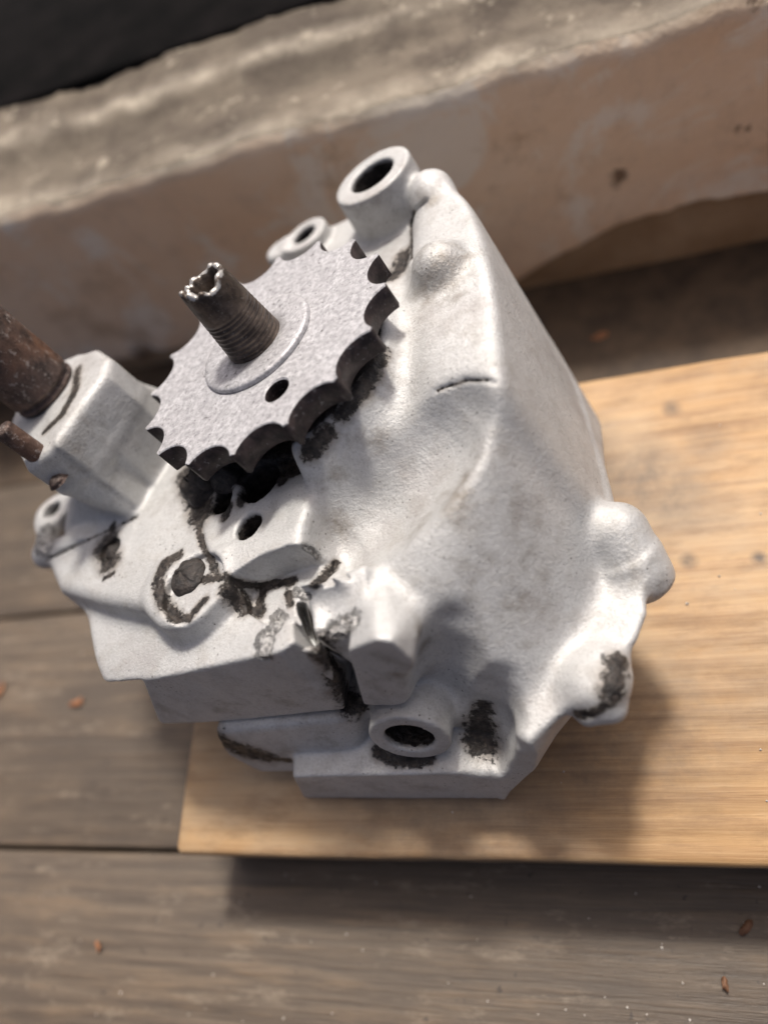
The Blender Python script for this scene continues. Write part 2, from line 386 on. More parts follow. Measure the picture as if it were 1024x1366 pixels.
spots_w = [(*peel(825, 237), 6.0), (*peel(990, 172), 3.5), (*peel(888, 220), 2.5), (*peel(190, 470), 9.0), (*peel(1008, 12), 4.5), (*peel(860, 150), 2.0)]
NXW, NZW = 300, 60
xs = np.linspace(-800, 620, NXW); vs = []; fs = []; msk = []
for i, x in enumerate(xs):
    zt = ledge_z(x)
    pl = np.interp(x, [a[0] for a in peel_line], [a[1] for a in peel_line]) + 3 * mnoise.noise((x * 0.05, 1, 1))
    for j in range(NZW):
        z = -2 + (zt + 2) * j / (NZW - 1)
        bare = 1.0 if z < pl else 0.0
        bare = min(1.0, max(0.0, 0.5 + (pl - z) / 10.0))
        y = 1.2 * mnoise.noise((x * 0.012, z * 0.02, 4)) + 0.6 * mnoise.noise((x * 0.05, z * 0.05, 8)) + 1.1 * (1 if z < pl else 0)
        edge = max(0.0, 1 - (zt - z) / 7.0)
        y += 4.0 * edge ** 2 + edge * 1.5 * mnoise.noise((x * 0.08, z * 0.08, 3))
        d = 0.0
        for (sx, sz, sr) in spots_w: d = max(d, 1 - math.hypot(x - sx, z - sz) / (2 * sr))
        warm = max(0, min(1, 0.5 + 0.5 * mnoise.noise((x * 0.01, z * 0.02, 20))))
        lite = edge * max(0, min(1, 0.7 + 0.8 * mnoise.noise((x * 0.02, 2, 30))))
        vs.append((x * MM, y * MM, z * MM)); msk.append((bare, lite, d))
for i in range(NXW - 1):
    for j in range(NZW - 1):
        a = i * NZW + j; fs.append((a, a + NZW, a + NZW + 1, a + 1))
plaster = mesh_obj('plaster_face', vs, fs, M_PLASTER, wall); set_mask(plaster, np.array(msk, np.float32))
# ledge: uneven mortar surface from the wall's edge back to the black bar
SILL_B = float(pw(0, 150, LEDGE_Z + 6)[1]) - WALL_Y
def SILL_D(x): return SILL_B + 2.0 * mnoise.noise((x * 0.02, 5, 5))
NYW = 46; vs = []; fs = []; msk = []
for i, x in enumerate(xs):
    for j in range(NYW):
        s = j / (NYW - 1); y = 4.0 + s * SILL_D(x)
        z = ledge_z(x) * (1 - 0) + 10 * s - 1.0 * (s == 0)
        z += (1 - (1 - s) ** 6) * (1.3 * mnoise.noise((x * 0.02, y * 0.045, 2)) + 0.8 * mnoise.noise((x * 0.06, y * 0.1, 6)) + 0.6 * mnoise.noise((x * 0.22, y * 0.22, 9)))
        # a hollow runs along the middle of the ledge, deeper on the left
        z -= 3.5 * math.exp(-((s - 0.38) / 0.16) ** 2) * (1.0 if x < 60 else 0.6)
        g_ = max(0.0, 1 - abs(s - 0.03) / 0.16) + (0.9 * max(0, 1 - abs(s - 0.62) / 0.1))
        g_ *= max(0, min(1.2, 0.55 + 1.1 * mnoise.noise((x * 0.012, s * 2, 40)) + 0.5 * mnoise.noise((x * 0.05, s * 6, 41))))
        vs.append((x * MM, y * MM, z * MM)); msk.append((0, min(1, g_), 0))
for i in range(NXW - 1):
    for j in range(NYW - 1):
        a = i * NYW + j; fs.append((a, a + NYW, a + NYW + 1, a + 1))
sill = mesh_obj('ledge', vs, fs, M_SILL, wall); set_mask(sill, np.array(msk, np.float32))

frame = rounded_box('black_bar', -800, 620, SILL_B - 8, SILL_B + 180, LEDGE_Z - 30, LEDGE_Z + 12, 3.0, M_BLACK, wall, 1.5, 60, seed=77)  # low near-black bar along the back of the ledge
# ------------------------------------------------------------------ gearbox frame
G4 = Matrix.Identity(4)
o_w = to_world((0, 0, 0))
for i in range(3):
    for j in range(3): G4[i][j] = float(L2W[i, j])
    G4[i][3] = float(o_w[i]) * MM
gearbox = empty('gearbox', G4)
tag(gearbox, 'damaged silvery cast alloy gearbox with sprocket, leaning on the pine board', 'gearbox')

# ------------------------------------------------------------------ the casting as a signed distance field
RES = 0.75
LO = np.array([-150.0, -124.0, -66.0]); HI = np.array([116.0, 116.0, 108.0])
DIM = np.ceil((HI - LO) / RES).astype(int) + 1
GU = (LO[0] + RES * np.arange(DIM[0])).astype(np.float32); GV = (LO[1] + RES * np.arange(DIM[1])).astype(np.float32); GW = (LO[2] + RES * np.arange(DIM[2])).astype(np.float32)
FLD = np.full(DIM, 30.0, np.float32)
def region(lo, hi, pad):
    a = np.clip(np.floor((np.asarray(lo) - pad - LO) / RES).astype(int), 0, DIM - 1)
    b = np.clip(np.ceil((np.asarray(hi) + pad - LO) / RES).astype(int) + 1, 1, DIM)
    return tuple(slice(int(x), int(y)) for x, y in zip(a, b))
def axes(s): return GU[s[0]][:, None, None], GV[s[1]][None, :, None], GW[s[2]][None, None, :]
def smin(a, b, k):
    if k <= 0: return np.minimum(a, b)
    h = np.maximum(k - np.abs(a - b), 0); return np.minimum(a, b) - h * h / (4 * k)
def smax(a, b, k):
    if k <= 0: return np.maximum(a, b)
    h = np.maximum(k - np.abs(a - b), 0); return np.maximum(a, b) + h * h / (4 * k)
def apply(s, d, k, sub):
    d = d.astype(np.float32)
    FLD[s] = smax(FLD[s], -d, k) if sub else smin(FLD[s], d, k)
def hull_planes(pts):
    bm = bmesh.new()
    for q in pts: bm.verts.new(tuple(float(c) for c in q))
    bmesh.ops.convex_hull(bm, input=bm.verts)
    cen = np.mean(pts, 0); pl = []
    for f in bm.faces:
        if f.calc_area() < 1e-3: continue
        n = np.array(f.normal); c = np.array(f.calc_center_median())
        if n @ (c - cen) < 0: n = -n
        off = n @ c
        for (m, o, ar) in pl:
            if m @ n > 0.997 and abs(o - off) < 1.5: break
        else: pl.append((n, off, f.calc_area()))
    bm.free()
    return pl
def hull(pts, r=3.0, k=4.0, sub=False):
    pts = np.array([np.asarray(q, float) for q in pts])
    pl = hull_planes(pts)
    s = region(pts.min(0), pts.max(0), k + r + 2); U, V, W = axes(s); d = None
    for n, o, _ in pl:
        e = (U * np.float32(n[0]) + V * np.float32(n[1]) + W * np.float32(n[2]) - np.float32(o))
        d = e if d is None else smax(d, e, r)
    apply(s, d, k, sub)
def poly2(poly, U, V):
    poly = np.asarray(poly, float); d = None; sgn = np.ones(np.broadcast(U, V).shape, np.float32)
    n = len(poly)
    for i in range(n):
        a = poly[i]; b = poly[(i + 1) % n]; e = b - a
        wx, wy = U - a[0], V - a[1]
        t = np.clip((wx * e[0] + wy * e[1]) / (e @ e), 0, 1)
        dd = (wx - t * e[0]) ** 2 + (wy - t * e[1]) ** 2
        d = dd if d is None else np.minimum(d, dd)
        c1 = V >= a[1]; c2 = V < b[1]; c3 = e[0] * wy > e[1] * wx
        flip = (c1 & c2 & c3) | (~c1 & ~c2 & ~c3)
        sgn = np.where(flip, -sgn, sgn)
    return sgn * np.sqrt(d)
def prism(poly, w0, w1, r=3.0, k=4.0, draft=0.0, tilt=(0, 0), sub=False):
    """poly in (u,v); top at w1 (+ tilt*(u,v)); draft widens it downwards"""
    poly = np.array([np.asarray(q, float)[:2] for q in poly])
    lo = np.array([*(poly.min(0) - draft * (w1 - w0)), w0]); hi = np.array([*(poly.max(0) + draft * (w1 - w0)), w1 + 12 * bool(tilt[0] or tilt[1])])
    s = region(lo, hi, k + r + 2); U, V, W = axes(s)
    d2 = poly2(poly, U[:, :, 0], V[:, :, 0])[:, :, None].astype(np.float32)
    c = poly.mean(0)
    top = w1 + tilt[0] * (U - c[0]) + tilt[1] * (V - c[1])
    d = d2 - draft * (top - W)
    d = smax(smax(d, W - top, r), w0 - W, r)
    apply(s, d, k, sub)
def cone(a, b, ra, rb, r=2.0, k=4.0, sub=False):
    a = np.asarray(a, float); b = np.asarray(b, float); ax = b - a; L = np.linalg.norm(ax); ax = ax / L
    R_ = max(ra, rb); s = region(np.minimum(a, b) - R_, np.maximum(a, b) + R_, k + r + 2); U, V, W = axes(s)
    x, y, z = U - a[0], V - a[1], W - a[2]
    t = x * ax[0] + y * ax[1] + z * ax[2]
    rad = np.sqrt(np.maximum(x * x + y * y + z * z - t * t, 0))
    d = (rad - (ra + (rb - ra) * np.clip(t / L, -0.2, 1.2))) / math.sqrt(1 + ((rb - ra) / L) ** 2)
    d = smax(d, np.abs(t - L / 2) - L / 2, r)
    apply(s, d, k, sub)
def capsule(pts, rads, k=4.0, sub=False):
    pts = [np.asarray(q, float) for q in pts]
    if not isinstance(rads, (list, tuple)): rads = [rads] * len(pts)
    for a, b, ra, rb in zip(pts[:-1], pts[1:], rads[:-1], rads[1:]):
        R_ = max(ra, rb); s = region(np.minimum(a, b) - R_, np.maximum(a, b) + R_, k + 2); U, V, W = axes(s)
        e = b - a; x, y, z = U - a[0], V - a[1], W - a[2]
        t = np.clip((x * e[0] + y * e[1] + z * e[2]) / max(e @ e, 1e-6), 0, 1)
        d = np.sqrt((x - t * e[0]) ** 2 + (y - t * e[1]) ** 2 + (z - t * e[2]) ** 2) - (ra + (rb - ra) * t)
        apply(s, d, k, sub)
def ball(c, r, k=4.0, sub=False, sc=(1, 1, 1)):
    c = np.asarray(c, float); sc = np.asarray(sc, float); s = region(c - r * sc, c + r * sc, k + 2); U, V, W = axes(s)
    d = (np.sqrt(((U - c[0]) / sc[0]) ** 2 + ((V - c[1]) / sc[1]) ** 2 + ((W - c[2]) / sc[2]) ** 2) - r) * sc.min()
    apply(s, d, k, sub)
def sample(P_):
    q = (np.asarray(P_) - LO) / RES
    i = np.clip(np.floor(q).astype(int), 0, DIM - 2); f_ = np.clip(q - i, 0, 1); out = 0
    for a in (0, 1):
        for b in (0, 1):
            for c in (0, 1):
                out = out + (f_[:, 0] if a else 1 - f_[:, 0]) * (f_[:, 1] if b else 1 - f_[:, 1]) * (f_[:, 2] if c else 1 - f_[:, 2]) * FLD[i[:, 0] + a, i[:, 1] + b, i[:, 2] + c]
    return out
def hit(px, py):
    """first point of the casting on a line of sight, as a point of the gearbox frame"""
    q = R_LOCAL @ ray(px, py); q = q / np.linalg.norm(q)
    t = np.arange(60, 420, 0.4); P_ = CAM_L + q * t[:, None]
    ok = np.all((P_ > LO + 1) & (P_ < HI - 1), 1)
    f_ = np.where(ok, sample(P_), 9.0); i = np.argmax(f_ < 0)
    return P_[i] if f_[i] < 0 else None

L = lambda u, v, w: np.array([u, v, w], float)
# --- main masses
hull([p(549, 268, 75), p(562, 250, 75), p(592, 236, 75), p(616, 250, 75), p(640, 300, 75), p(660, 400, 75), p(665, 506, 71), p(592, 524, 71), p(535, 430, 73), p(546, 330, 75),
      L(91, -40, -26), L(88, 15, -26), L(70, 74, -26), L(45, 94, -26), L(10, 60, -26), L(10, -20, -26), L(95, -62, -26), L(40, -60, 40)], 5, 4)
ball(p(574, 258, 73), 8.5, 6)
ball(p(590, 362, 72.5), 10.5, 5)
hull([p(596, 526, 70), p(664, 508, 71), p(606, 685, 58), p(505, 735, 56), p(488, 825, 49), L(-5, -40, 56), L(0, -20, 60), p(612, 420, 74),
      L(88, 15, -26), L(91, -40, -26), L(95, -66, -24), L(92, -80, -24), L(61, -113, -2), L(54, -113, -16), L(40, -112, -22), L(16, -100, -10), L(-5, -50, -22)], 9, 6)
hull([p(412, 776, 56), p(450, 765, 56.5), p(488, 742, 56.5), p(484, 828, 50), p(428, 853, 49.5), p(414, 830, 52), L(10, -75, 20), L(36, -70, 20), L(30, -96, 20), L(14, -98, 22)], 1.0, 2)
# plate under the tall boss at the back, and the floor under the sprocket
hull([L(48, 72, 69), L(30, 98, 69), L(8, 104, 68), L(-22, 106, 67), L(-48, 40, 66), L(50, 20, 70), L(48, 70, 0), L(30, 100, 0), L(-20, 100, 0), L(-50, 40, 0), L(50, 20, 0)], 4, 3)
cone(L(34.4, 84.8, 30), L(34.4, 84.8, 86), 18.5, 16.6, 1.2, 3)
c2 = p(405, 312, 73)
cone([c2[0], c2[1], 45], [c2[0], c2[1], 73], 12, 11, 1.0, 2)
c3 = p(370, 330, 74)
cone([c3[0], c3[1], 45], [c3[0], c3[1], 74], 9, 7, 3, 3)
# neck round the output shaft
cone(L(0, 0, 44), L(0, 0, 78), 58, 42.5, 4, 8)
# plateau on the left
plat = [(-124, -39), (-112, -26), (-90, -20), (-70, 20), (0, 30), (12, -40), (13.5, -68), (22, -80), (6, -80), (-14, -75), (-30, -80), (-49, -78), (-80, -68), (-107, -57)]
prism(plat, 30, 64, 5, 4, 0.12)
bb = p(247, 775, 63.6)
cone([bb[0], bb[1], 34], [bb[0], bb[1], 64], 19, 16.5, 3.5, 5)
# lower ledge with its lip
hull([p(128, 884, 53), p(142, 913, 50), p(300, 893, 51), p(365, 879, 51), p(400, 862, 51), p(424, 866, 49), L(-15, -55, 54), L(-92, -48, 57), L(-112, -40, 56),
      p(136, 898, 45), p(300, 893, 45), p(424, 872, 44), L(-15, -55, 40), L(-100, -48, 40)], 1.5, 5)
# front blocks
hull([p(190, 909, 50), pv(388, 867, -99.5), pv(424, 872, -100.5), pv(438, 893, -101), pv(213, 967, -98), pv(300, 963, -99), pv(462, 947, -101), L(-60, -60, 50), L(20, -60, 48), L(-70, -60, 16), L(0, -60, 12)], 1.2, 1.2)
hull([pv(283, 976, -102), p(470, 962, 12), pv(298, 1008, -105), pv(346, 1033, -107.5), pv(480, 1032, -108), L(-50, -60, 14), L(20, -60, 12), L(-56, -60, -20), L(30, -60, -30)], 3, 2.5)
hull([pv(390, 1036, -113.5), pv(405, 1065, -113.5), pv(672, 1066, -115), pv(664, 1031, -115), L(-40, -80, -6), L(45, -80, -12), L(-44, -80, -34), L(40, -80, -42)], 1.0, 1.5)
hull([pv(672, 1066, -115), pv(664, 1031, -115), pv(690, 1002, -114.5), pv(706, 998, -114), pv(722, 1020, -114.5), pv(692, 1050, -115), L(40, -90, -4), L(56, -90, 0), L(40, -90, -40), L(56, -90, -30)], 2.0, 3)
# hidden underside the case stands on
hull([L(-30, -92, -10), L(48, -92, -10), L(60, 20, -10), L(50, 70, -10), L(-30, 70, -10), L(-26, -84, -75), L(40, -84, -75), L(52, 20, -75), L(44, 60, -75), L(-30, 70, -75)], 3, 3)
# base rim on the right
rim = [(58, -115), (66, -109), (74, -103), (83, -97), (92, -88), (96, -80), (97, -64), (90, -40), (84, 15), (66, 70), (45, 90), (20, 60), (20, -90)]
prism(rim, -26, 6, 2.5, 5, 0.05)
# lugs low on the right
prism([(58.5, -140), (130, -140), (130, 60), (104, 60), (94, 10), (85, -60), (78, -94), (71, -104.5), (65.5, -110), (60.5, -116.5)], -80, 3.0, 1.5, 2.0, 0.42, sub=True)
capsule([p(822, 712, 8), p(854, 766, 0)], [10, 9.2], 5)
cone(p(838, 742, 4), p(866, 784, -6), 9.8, 8.8, 2.0, 2.5)
lg2 = p(784, 896, 11)
cone(L(lg2[0] + 1, lg2[1] - 1, 0), lg2, 11, 8.5, 7, 6)
capsule([p(822, 905, 3), p(815, 944, 1), p(785, 953, 1)], [3.5, 3.8, 3.5], 2.5)
# block right of the split, threaded boss in the front
eb = [hit(505, 745), hit(560, 800), hit(588, 842)]
hull([pv(464, 864, -99), pv(500, 849, -100), pv(524, 853, -101), pv(550, 884, -103), pv(569, 934, -104), pv(540, 943, -104), pv(484, 942, -102), L(24, -74, 50)] + [e - L(0, 0, 1.5) for e in eb] + [p(579, 868, 36), L(46, -84, 12), L(8, -80, 10)], 0.9, 3.5)
# clamp on the left
ct = 104.0
clampP = [p(*a, ct) for a in ((84, 478), (105, 469), (128, 466), (146, 478), (140, 500), (106, 546), (74, 592), (58, 606), (32, 625), (22, 604), (10, 570), (30, 520))]
prism(clampP, 86, ct, 3.5, 3, 0.0)
prism([p(*a, ct) for a in ((128, 466), (146, 478), (140, 500), (106, 546), (74, 592), (66, 575), (60, 540), (84, 490))], 58, ct, 4.5, 3, 0.02)
hull([np.array([a[0], a[1], 88.0]) for a in clampP] + [L(-74, -33, 62), L(-62, 0, 62), L(-62, 26, 62), L(-104, 15, 62), L(-106, -8, 63), L(-92, -26, 63)], 2.5, 2.5)
# ear with a hole below the clamp
ec = p(72, 682, 62)
cone([ec[0], ec[1], 50], [ec[0], ec[1], 63], 11, 10, 1.5, 3)
capsule([p(72, 690, 58), p(64, 740, 60), p(120, 722, 61)], [6, 5, 5], 4)
hull([p(95, 660, 62), p(80, 720, 61), p(180, 690, 63), L(-80, 0, 63), L(-110, 0, 62), L(-80, -30, 50), L(-110, -10, 50), L(-84, -22, 84), L(-90, -10, 84)], 3, 3)
# --- cuts
cone(L(34.4, 84.8, 56), L(34.4, 84.8, 95), 9.6, 9.6, 0.5, 0.8, True)
cone([c2[0], c2[1], 55], [c2[0], c2[1], 79], 5.5, 5.5, 0.5, 1.0, True)
cone([ec[0], ec[1], 52], [ec[0], ec[1], 70], 4.6, 4.6, 0.5, 1.0, True)
# shaft well under the sprocket
cone(L(0, 0, 66), L(0, 0, 90), 36, 36, 1, 1.5, True)
# gap cut into the neck's front-left so that the plateau runs in under the sprocket
hull([L(-70, -20, 65), L(10, -34, 65), L(10, -50, 65), L(-30, -62, 65), L(-70, -50, 65), L(-70, -20, 82), L(12, -30, 82), L(10, -50, 82), L(-30, -62, 82), L(-70, -50, 82)], 2, 3, True)
# broken-away corner in front of the plateau: floor and the torn step
prism([p(302, 769, 64), p(345, 741, 64), p(383, 727, 64), p(402, 727, 64), p(424, 745, 63), p(449, 757, 62), p(436, 772, 60), p(414, 792, 54), p(400, 826, 52), p(352, 832, 54), p(322, 812, 56)], 50.5, 84, 0.5, 0.5, 0.0, sub=True)
# the split between the front blocks
hull([p(386, 792, 60), p(412, 790, 60), p(416, 850, 58), p(421, 872, 58), p(404, 815, 40), p(410, 850, 36), p(426, 870, 34)], 0.5, 0.6, True)
prism([p(*a) for a in ((404, 836, 48), (418, 846, 49), (438, 858, 48), (456, 864, 46), (468, 888, 36), (484, 925, 22), (488, 952, 14), (442, 955, 16), (433, 905, 34), (420, 876, 45))], 13, 75, 0.5, 0.8, -0.02, sub=True)
# flutes between the ribs on the front right
def flute(pts, rads, lift, k):
    q = [hit(*a) for a in pts]; q = [(b + (CAM_L - b) / np.linalg.norm(CAM_L - b) * r_ * lift, r_) for b, r_ in zip(q, rads) if b is not None]
    if len(q) > 1: capsule([a for a, _ in q], [r_ for _, r_ in q], k, True)
flute([(606, 838), (602, 870), (598, 905), (592, 945)], [4, 7, 8.5, 9], 0.75, 7)
flute([(668, 915), (655, 945), (645, 975), (640, 1005)], [4, 7, 8.5, 8.5], 0.5, 5)
# threaded boss in the front
hb = pv(546, 986, -108.5)
hn = L(0.02, -math.cos(0.16), math.sin(0.16))
cone(hb - hn * 40, hb, 15, 13.4, 1.0, 3)
cone(hb + hn * 6, hb - hn * 24, 8.4, 7.8, 0.5, 0.8, True)
HOLES = [(hb, hn, 8.4)]
# shallow valley between the neck and the outer ridge
flute([(604, 540), (582, 566), (552, 602), (518, 642), (484, 682), (456, 722)], [6, 10, 12, 12, 11, 8], 0.72, 9)
# holes in the plateau
def drill(px, py, r, depth=12):
    c = hit(px, py)
    if c is None: return
    cone(c + L(0, 0, 6), c - L(0, 0, depth), r, r, 0.4, 0.6, True); HOLES.append((c, L(0, 0, 1), r))
drill(331, 702, 5.3, 16)
drill(296, 668, 5.0, 14)
drill(346, 643, 8.0, 14)
rb = hit(254, 781)
cone(rb + L(0, 0, 5), rb - L(0, 0, 3.4), 13.0, 12.4, 0.8, 1.2, True)
rb = hit(252, 770)
rb2 = hit(146, 733)
cone(rb2 + L(0, 0, 4), rb2 - L(0, 0, 2.5), 5.2, 5.2, 0.5, 1.0, True)
# cracks
def crack(pts, r, k=0.6):
    hs = [hit(*a) for a in pts]; hs = [h_ for h_ in hs if h_ is not None]
    if len(hs) > 1: capsule(hs, r, k, True)
crack([(568, 268), (553, 282), (549, 300), (549, 325), (548, 350)], 0.9)
crack([(580, 522), (600, 515), (622, 508), (648, 507), (660, 511)], 0.45)
crack([(62, 748), (110, 724), (150, 706), (182, 690)], 1.0)
crack([(268, 700), (270, 720), (276, 738), (288, 752), (291, 772)], 0.8)
crack([(432, 772), (446, 758), (447, 752)], 1.2)
# seat it on the board: the hidden underside ends at the board's top
nz = L2W[2]
U, V, W = GU[:, None, None], GV[None, :, None], GW[None, None, :]
zt = (U * np.float32(nz[0]) + V * np.float32(nz[1]) + W * np.float32(nz[2])) + np.float32(o_w[2] - BOARD_T - 0.2)
FLD[:] = np.maximum(FLD, -zt); del zt

def surface_nets():
    Fv = FLD; ins = Fv < 0
    c = np.zeros(tuple(d - 1 for d in Fv.shape), np.uint8)
    for a in (0, 1):
        for b in (0, 1):
            for d in (0, 1):
                c += ins[a:Fv.shape[0] - 1 + a, b:Fv.shape[1] - 1 + b, d:Fv.shape[2] - 1 + d]
    act = (c > 0) & (c < 8); idx = np.argwhere(act); ids = np.full(c.shape, -1, np.int64); ids[act] = np.arange(len(idx))
    acc = np.zeros((len(idx), 3)); cnt = np.zeros(len(idx))
    corner = [(a, b, d) for a in (0, 1) for b in (0, 1) for d in (0, 1)]
    val = {k: Fv[idx[:, 0] + k[0], idx[:, 1] + k[1], idx[:, 2] + k[2]] for k in corner}
    for k in corner:
        for ax in range(3):
            if k[ax] == 0:
                k2 = list(k); k2[ax] = 1; k2 = tuple(k2)
                a, b = val[k], val[k2]; x = (a < 0) != (b < 0)
                t = np.where(x, a / np.where(x, a - b, 1), 0)
                for q in range(3): acc[:, q] += np.where(x, k[q] + (t if q == ax else 0), 0)
                cnt += x
    V_ = LO + RES * (idx + acc / cnt[:, None]); faces = []
    sh = Fv.shape
    for ax in range(3):
        o1, o2 = [(1, 2), (2, 0), (0, 1)][ax]
        sl = [slice(1, sh[i] - 1) for i in range(3)]; sl[ax] = slice(0, sh[ax] - 1)
        s2 = list(sl); s2[ax] = slice(1, sh[ax])
        a = ins[tuple(sl)]; b = ins[tuple(s2)]; w_ = np.argwhere(a != b)
        if not len(w_): continue
        pos = w_ + np.array([s_.start for s_ in sl]); flip = a[w_[:, 0], w_[:, 1], w_[:, 2]]
        def at(d1, d2):
            q = pos.copy(); q[:, o1] -= d1; q[:, o2] -= d2; return ids[q[:, 0], q[:, 1], q[:, 2]]
        f_ = np.stack([at(0, 0), at(1, 0), at(1, 1), at(0, 1)], 1)
        f_[~flip] = f_[~flip][:, ::-1]
        faces.append(f_)
    return V_, np.concatenate(faces)
SV, SF = surface_nets()

def near(pts, r):
    """soft mask: 1 at the given surface points, 0.5 at distance r"""
    m = np.zeros(len(SV))
    for q in pts:
        if q is None: continue
        rr = r
        if len(q) == 4: q, rr = q[:3], q[3]
        d = np.linalg.norm(SV - np.asarray(q)[:3], axis=1); m = np.maximum(m, 1 - 0.5 * d / rr)
    return np.clip(m, 0, 1)
def hits(lst): return [np.append(h_, a[2]) for a in lst for h_ in [hit(a[0], a[1])] if h_ is not None]
def strokes(lst):
    out = []
    for pts, r_ in lst:
        if len(pts) == 1: pts = pts * 2
        for (x0, y0), (x1, y1) in zip(pts[:-1], pts[1:]):
            n_ = max(1, int(math.hypot(x1 - x0, y1 - y0) / 2.5))
            for i in range(n_ + 1):
                h_ = hit(x0 + (x1 - x0) * i / n_, y0 + (y1 - y0) * i / n_)
                if h_ is not None: out.append(np.append(h_, r_))
    return out
grime_shade = near(strokes([
    ([(146, 722), (142, 735), (147, 750)], 4.2), ([(152, 700), (148, 714)], 1.3), ([(152, 765), (140, 772)], 1.0),
    ([(236, 742), (220, 752), (212, 772), (213, 792), (222, 812), (238, 825)], 2.2), ([(238, 825), (254, 824), (264, 810), (274, 800)], 1.4),
    ([(268, 690), (266, 712), (272, 730), (284, 748), (290, 768)], 1.15), ([(270, 774), (302, 770)], 1.3),
    ([(302, 773), (340, 781), (390, 777)], 1.5), ([(304, 786), (318, 800), (332, 812)], 3.0), ([(354, 784), (346, 806), (342, 818)], 1.5), ([(345, 818)], 2.4), ([(312, 806), (322, 812)], 1.0),
    ([(384, 792), (388, 806)], 1.2), ([(447, 754), (432, 772), (418, 780)], 1.5),
    ([(250, 634), (262, 655), (270, 684)], 4.8), ([(300, 690), (306, 676)], 1.6), ([(322, 668), (330, 660)], 2.0), ([(374, 644), (380, 640)], 1.6), ([(285, 632), (300, 655)], 4.5), ([(320, 628), (352, 628), (385, 606)], 4.0),
    ([(553, 282), (549, 300), (549, 345)], 0.8), ([(585, 521), (605, 513), (622, 508), (650, 507)], 0.45), ([(62, 748), (110, 724), (182, 690)], 0.4),  # crack lines coloured darker
    ([(645, 942), (638, 958), (632, 990)], 3.2), ([(640, 965), (645, 990)], 4.6), ([(632, 1000), (650, 998)], 2.0),
    ([(288, 980), (300, 992), (332, 1004), (350, 1008)], 4.6), ([(365, 1012), (385, 1014)], 1.6), ([(505, 1004), (530, 1014), (572, 1012)], 2.2),
    ([(824, 884), (820, 910), (814, 926)], 3.0), ([(770, 953), (790, 952), (808, 940)], 1.3),
    ([(540, 340), (536, 356), (524, 368)], 3.6), ([(506, 472), (494, 498), (478, 522), (456, 552)], 2.7), ([(436, 578), (412, 604)], 2.8),
    ([(430, 868), (446, 888), (458, 915), (468, 945)], 3.4), ([(478, 938)], 3.0), ([(414, 820), (420, 850)], 1.4), ([(104, 492), (101, 520), (84, 552), (62, 574)], 1.7)]), 1)  # darkness inside the split painted in along its floor
grime_shade = np.maximum(grime_shade, np.clip(1.0 - np.maximum(0, np.hypot(SV[:, 0], SV[:, 1]) - 40.5) / 2.0, 0, 1) * (SV[:, 2] > 60) * (SV[:, 2] < 79) * 0.95)
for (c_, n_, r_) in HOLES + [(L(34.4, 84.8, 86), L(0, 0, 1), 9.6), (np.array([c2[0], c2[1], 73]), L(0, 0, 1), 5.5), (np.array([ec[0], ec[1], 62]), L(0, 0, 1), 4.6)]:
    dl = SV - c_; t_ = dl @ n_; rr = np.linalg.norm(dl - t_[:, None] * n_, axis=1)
    grime_shade = np.where((rr < r_ + 0.5) & (t_ < -1.6) & (t_ > -34), np.maximum(grime_shade, np.clip(0.35 + (-1.6 - t_) * 0.35, 0, 1)), grime_shade)  # holes darken with depth: their inner shade is put into the colour
fract = near(strokes([([(370, 828), (354, 852), (352, 874)], 3.0), ([(428, 852), (446, 844), (472, 828)], 2.8), ([(60, 712), (62, 730)], 4.5), ([(394, 790), (410, 796)], 1.6), ([(405, 727), (424, 742)], 1.0)]), 1)
warm = near(hits([(610, 660, 5), (606, 680, 6), (620, 640, 4), (585, 360, 11), (590, 370, 12), (575, 270, 5), (565, 262, 4), (612, 395, 4), (490, 525, 5), (495, 500, 6), (560, 845, 3), (566, 860, 3), (530, 900, 3), (450, 700, 5)]), 1) * 0.85
warm = np.maximum(warm, near(hits([(230, 950, 9), (300, 945, 9), (380, 935, 9), (440, 925, 8), (520, 880, 7), (500, 920, 8), (540, 915, 6), (430, 1050, 7), (500, 1050, 8), (560, 1050, 8), (640, 1045, 7), (380, 1000, 7), (430, 985, 7),
    (100, 590, 7), (120, 560, 8), (150, 640, 7), (100, 620, 6), (108, 505, 5), (95, 520, 5), (85, 560, 5), (640, 760, 16), (690, 800, 18), (560, 700, 10), (700, 700, 14), (660, 600, 9), (850, 760, 10), (500, 590, 9), (450, 640, 8), (520, 520, 7), (620, 450, 8), (480, 270, 7)]), 1) * 0.55)
# surface unevenness
nrm = np.zeros_like(SV)
tri_n = np.cross(SV[SF[:, 2]] - SV[SF[:, 0]], SV[SF[:, 3]] - SV[SF[:, 1]])
for k in range(4): np.add.at(nrm, SF[:, k], tri_n)
nrm /= np.maximum(np.linalg.norm(nrm, axis=1), 1e-9)[:, None]
disp = 0.10 * fbm(SV, 0.03, 2, 3) + 0.05 * vnoise(SV, 0.5, 11)
fm = np.clip((fract - 0.4) * 4, 0, 1); gm = np.clip((grime_shade - 0.45) * 4, 0, 1)
disp += fm * (0.7 * vnoise(SV, 0.55, 21) + 0.5 * vnoise(SV, 0.9, 22) - 0.3) + gm * (0.25 * vnoise(SV, 0.6, 31) - 0.1)
SV2 = SV + nrm * disp[:, None]
M_ALLOY = mat_alloy()
housing = mesh_obj('housing', SV2 * MM, SF, M_ALLOY, gearbox)
set_mask(housing, np.stack([grime_shade, fract, warm], 1).astype(np.float32))
housing['label'] = 'pitted silvery alloy casting, cracked and broken open at the front'
print('housing', len(SV), len(SF))

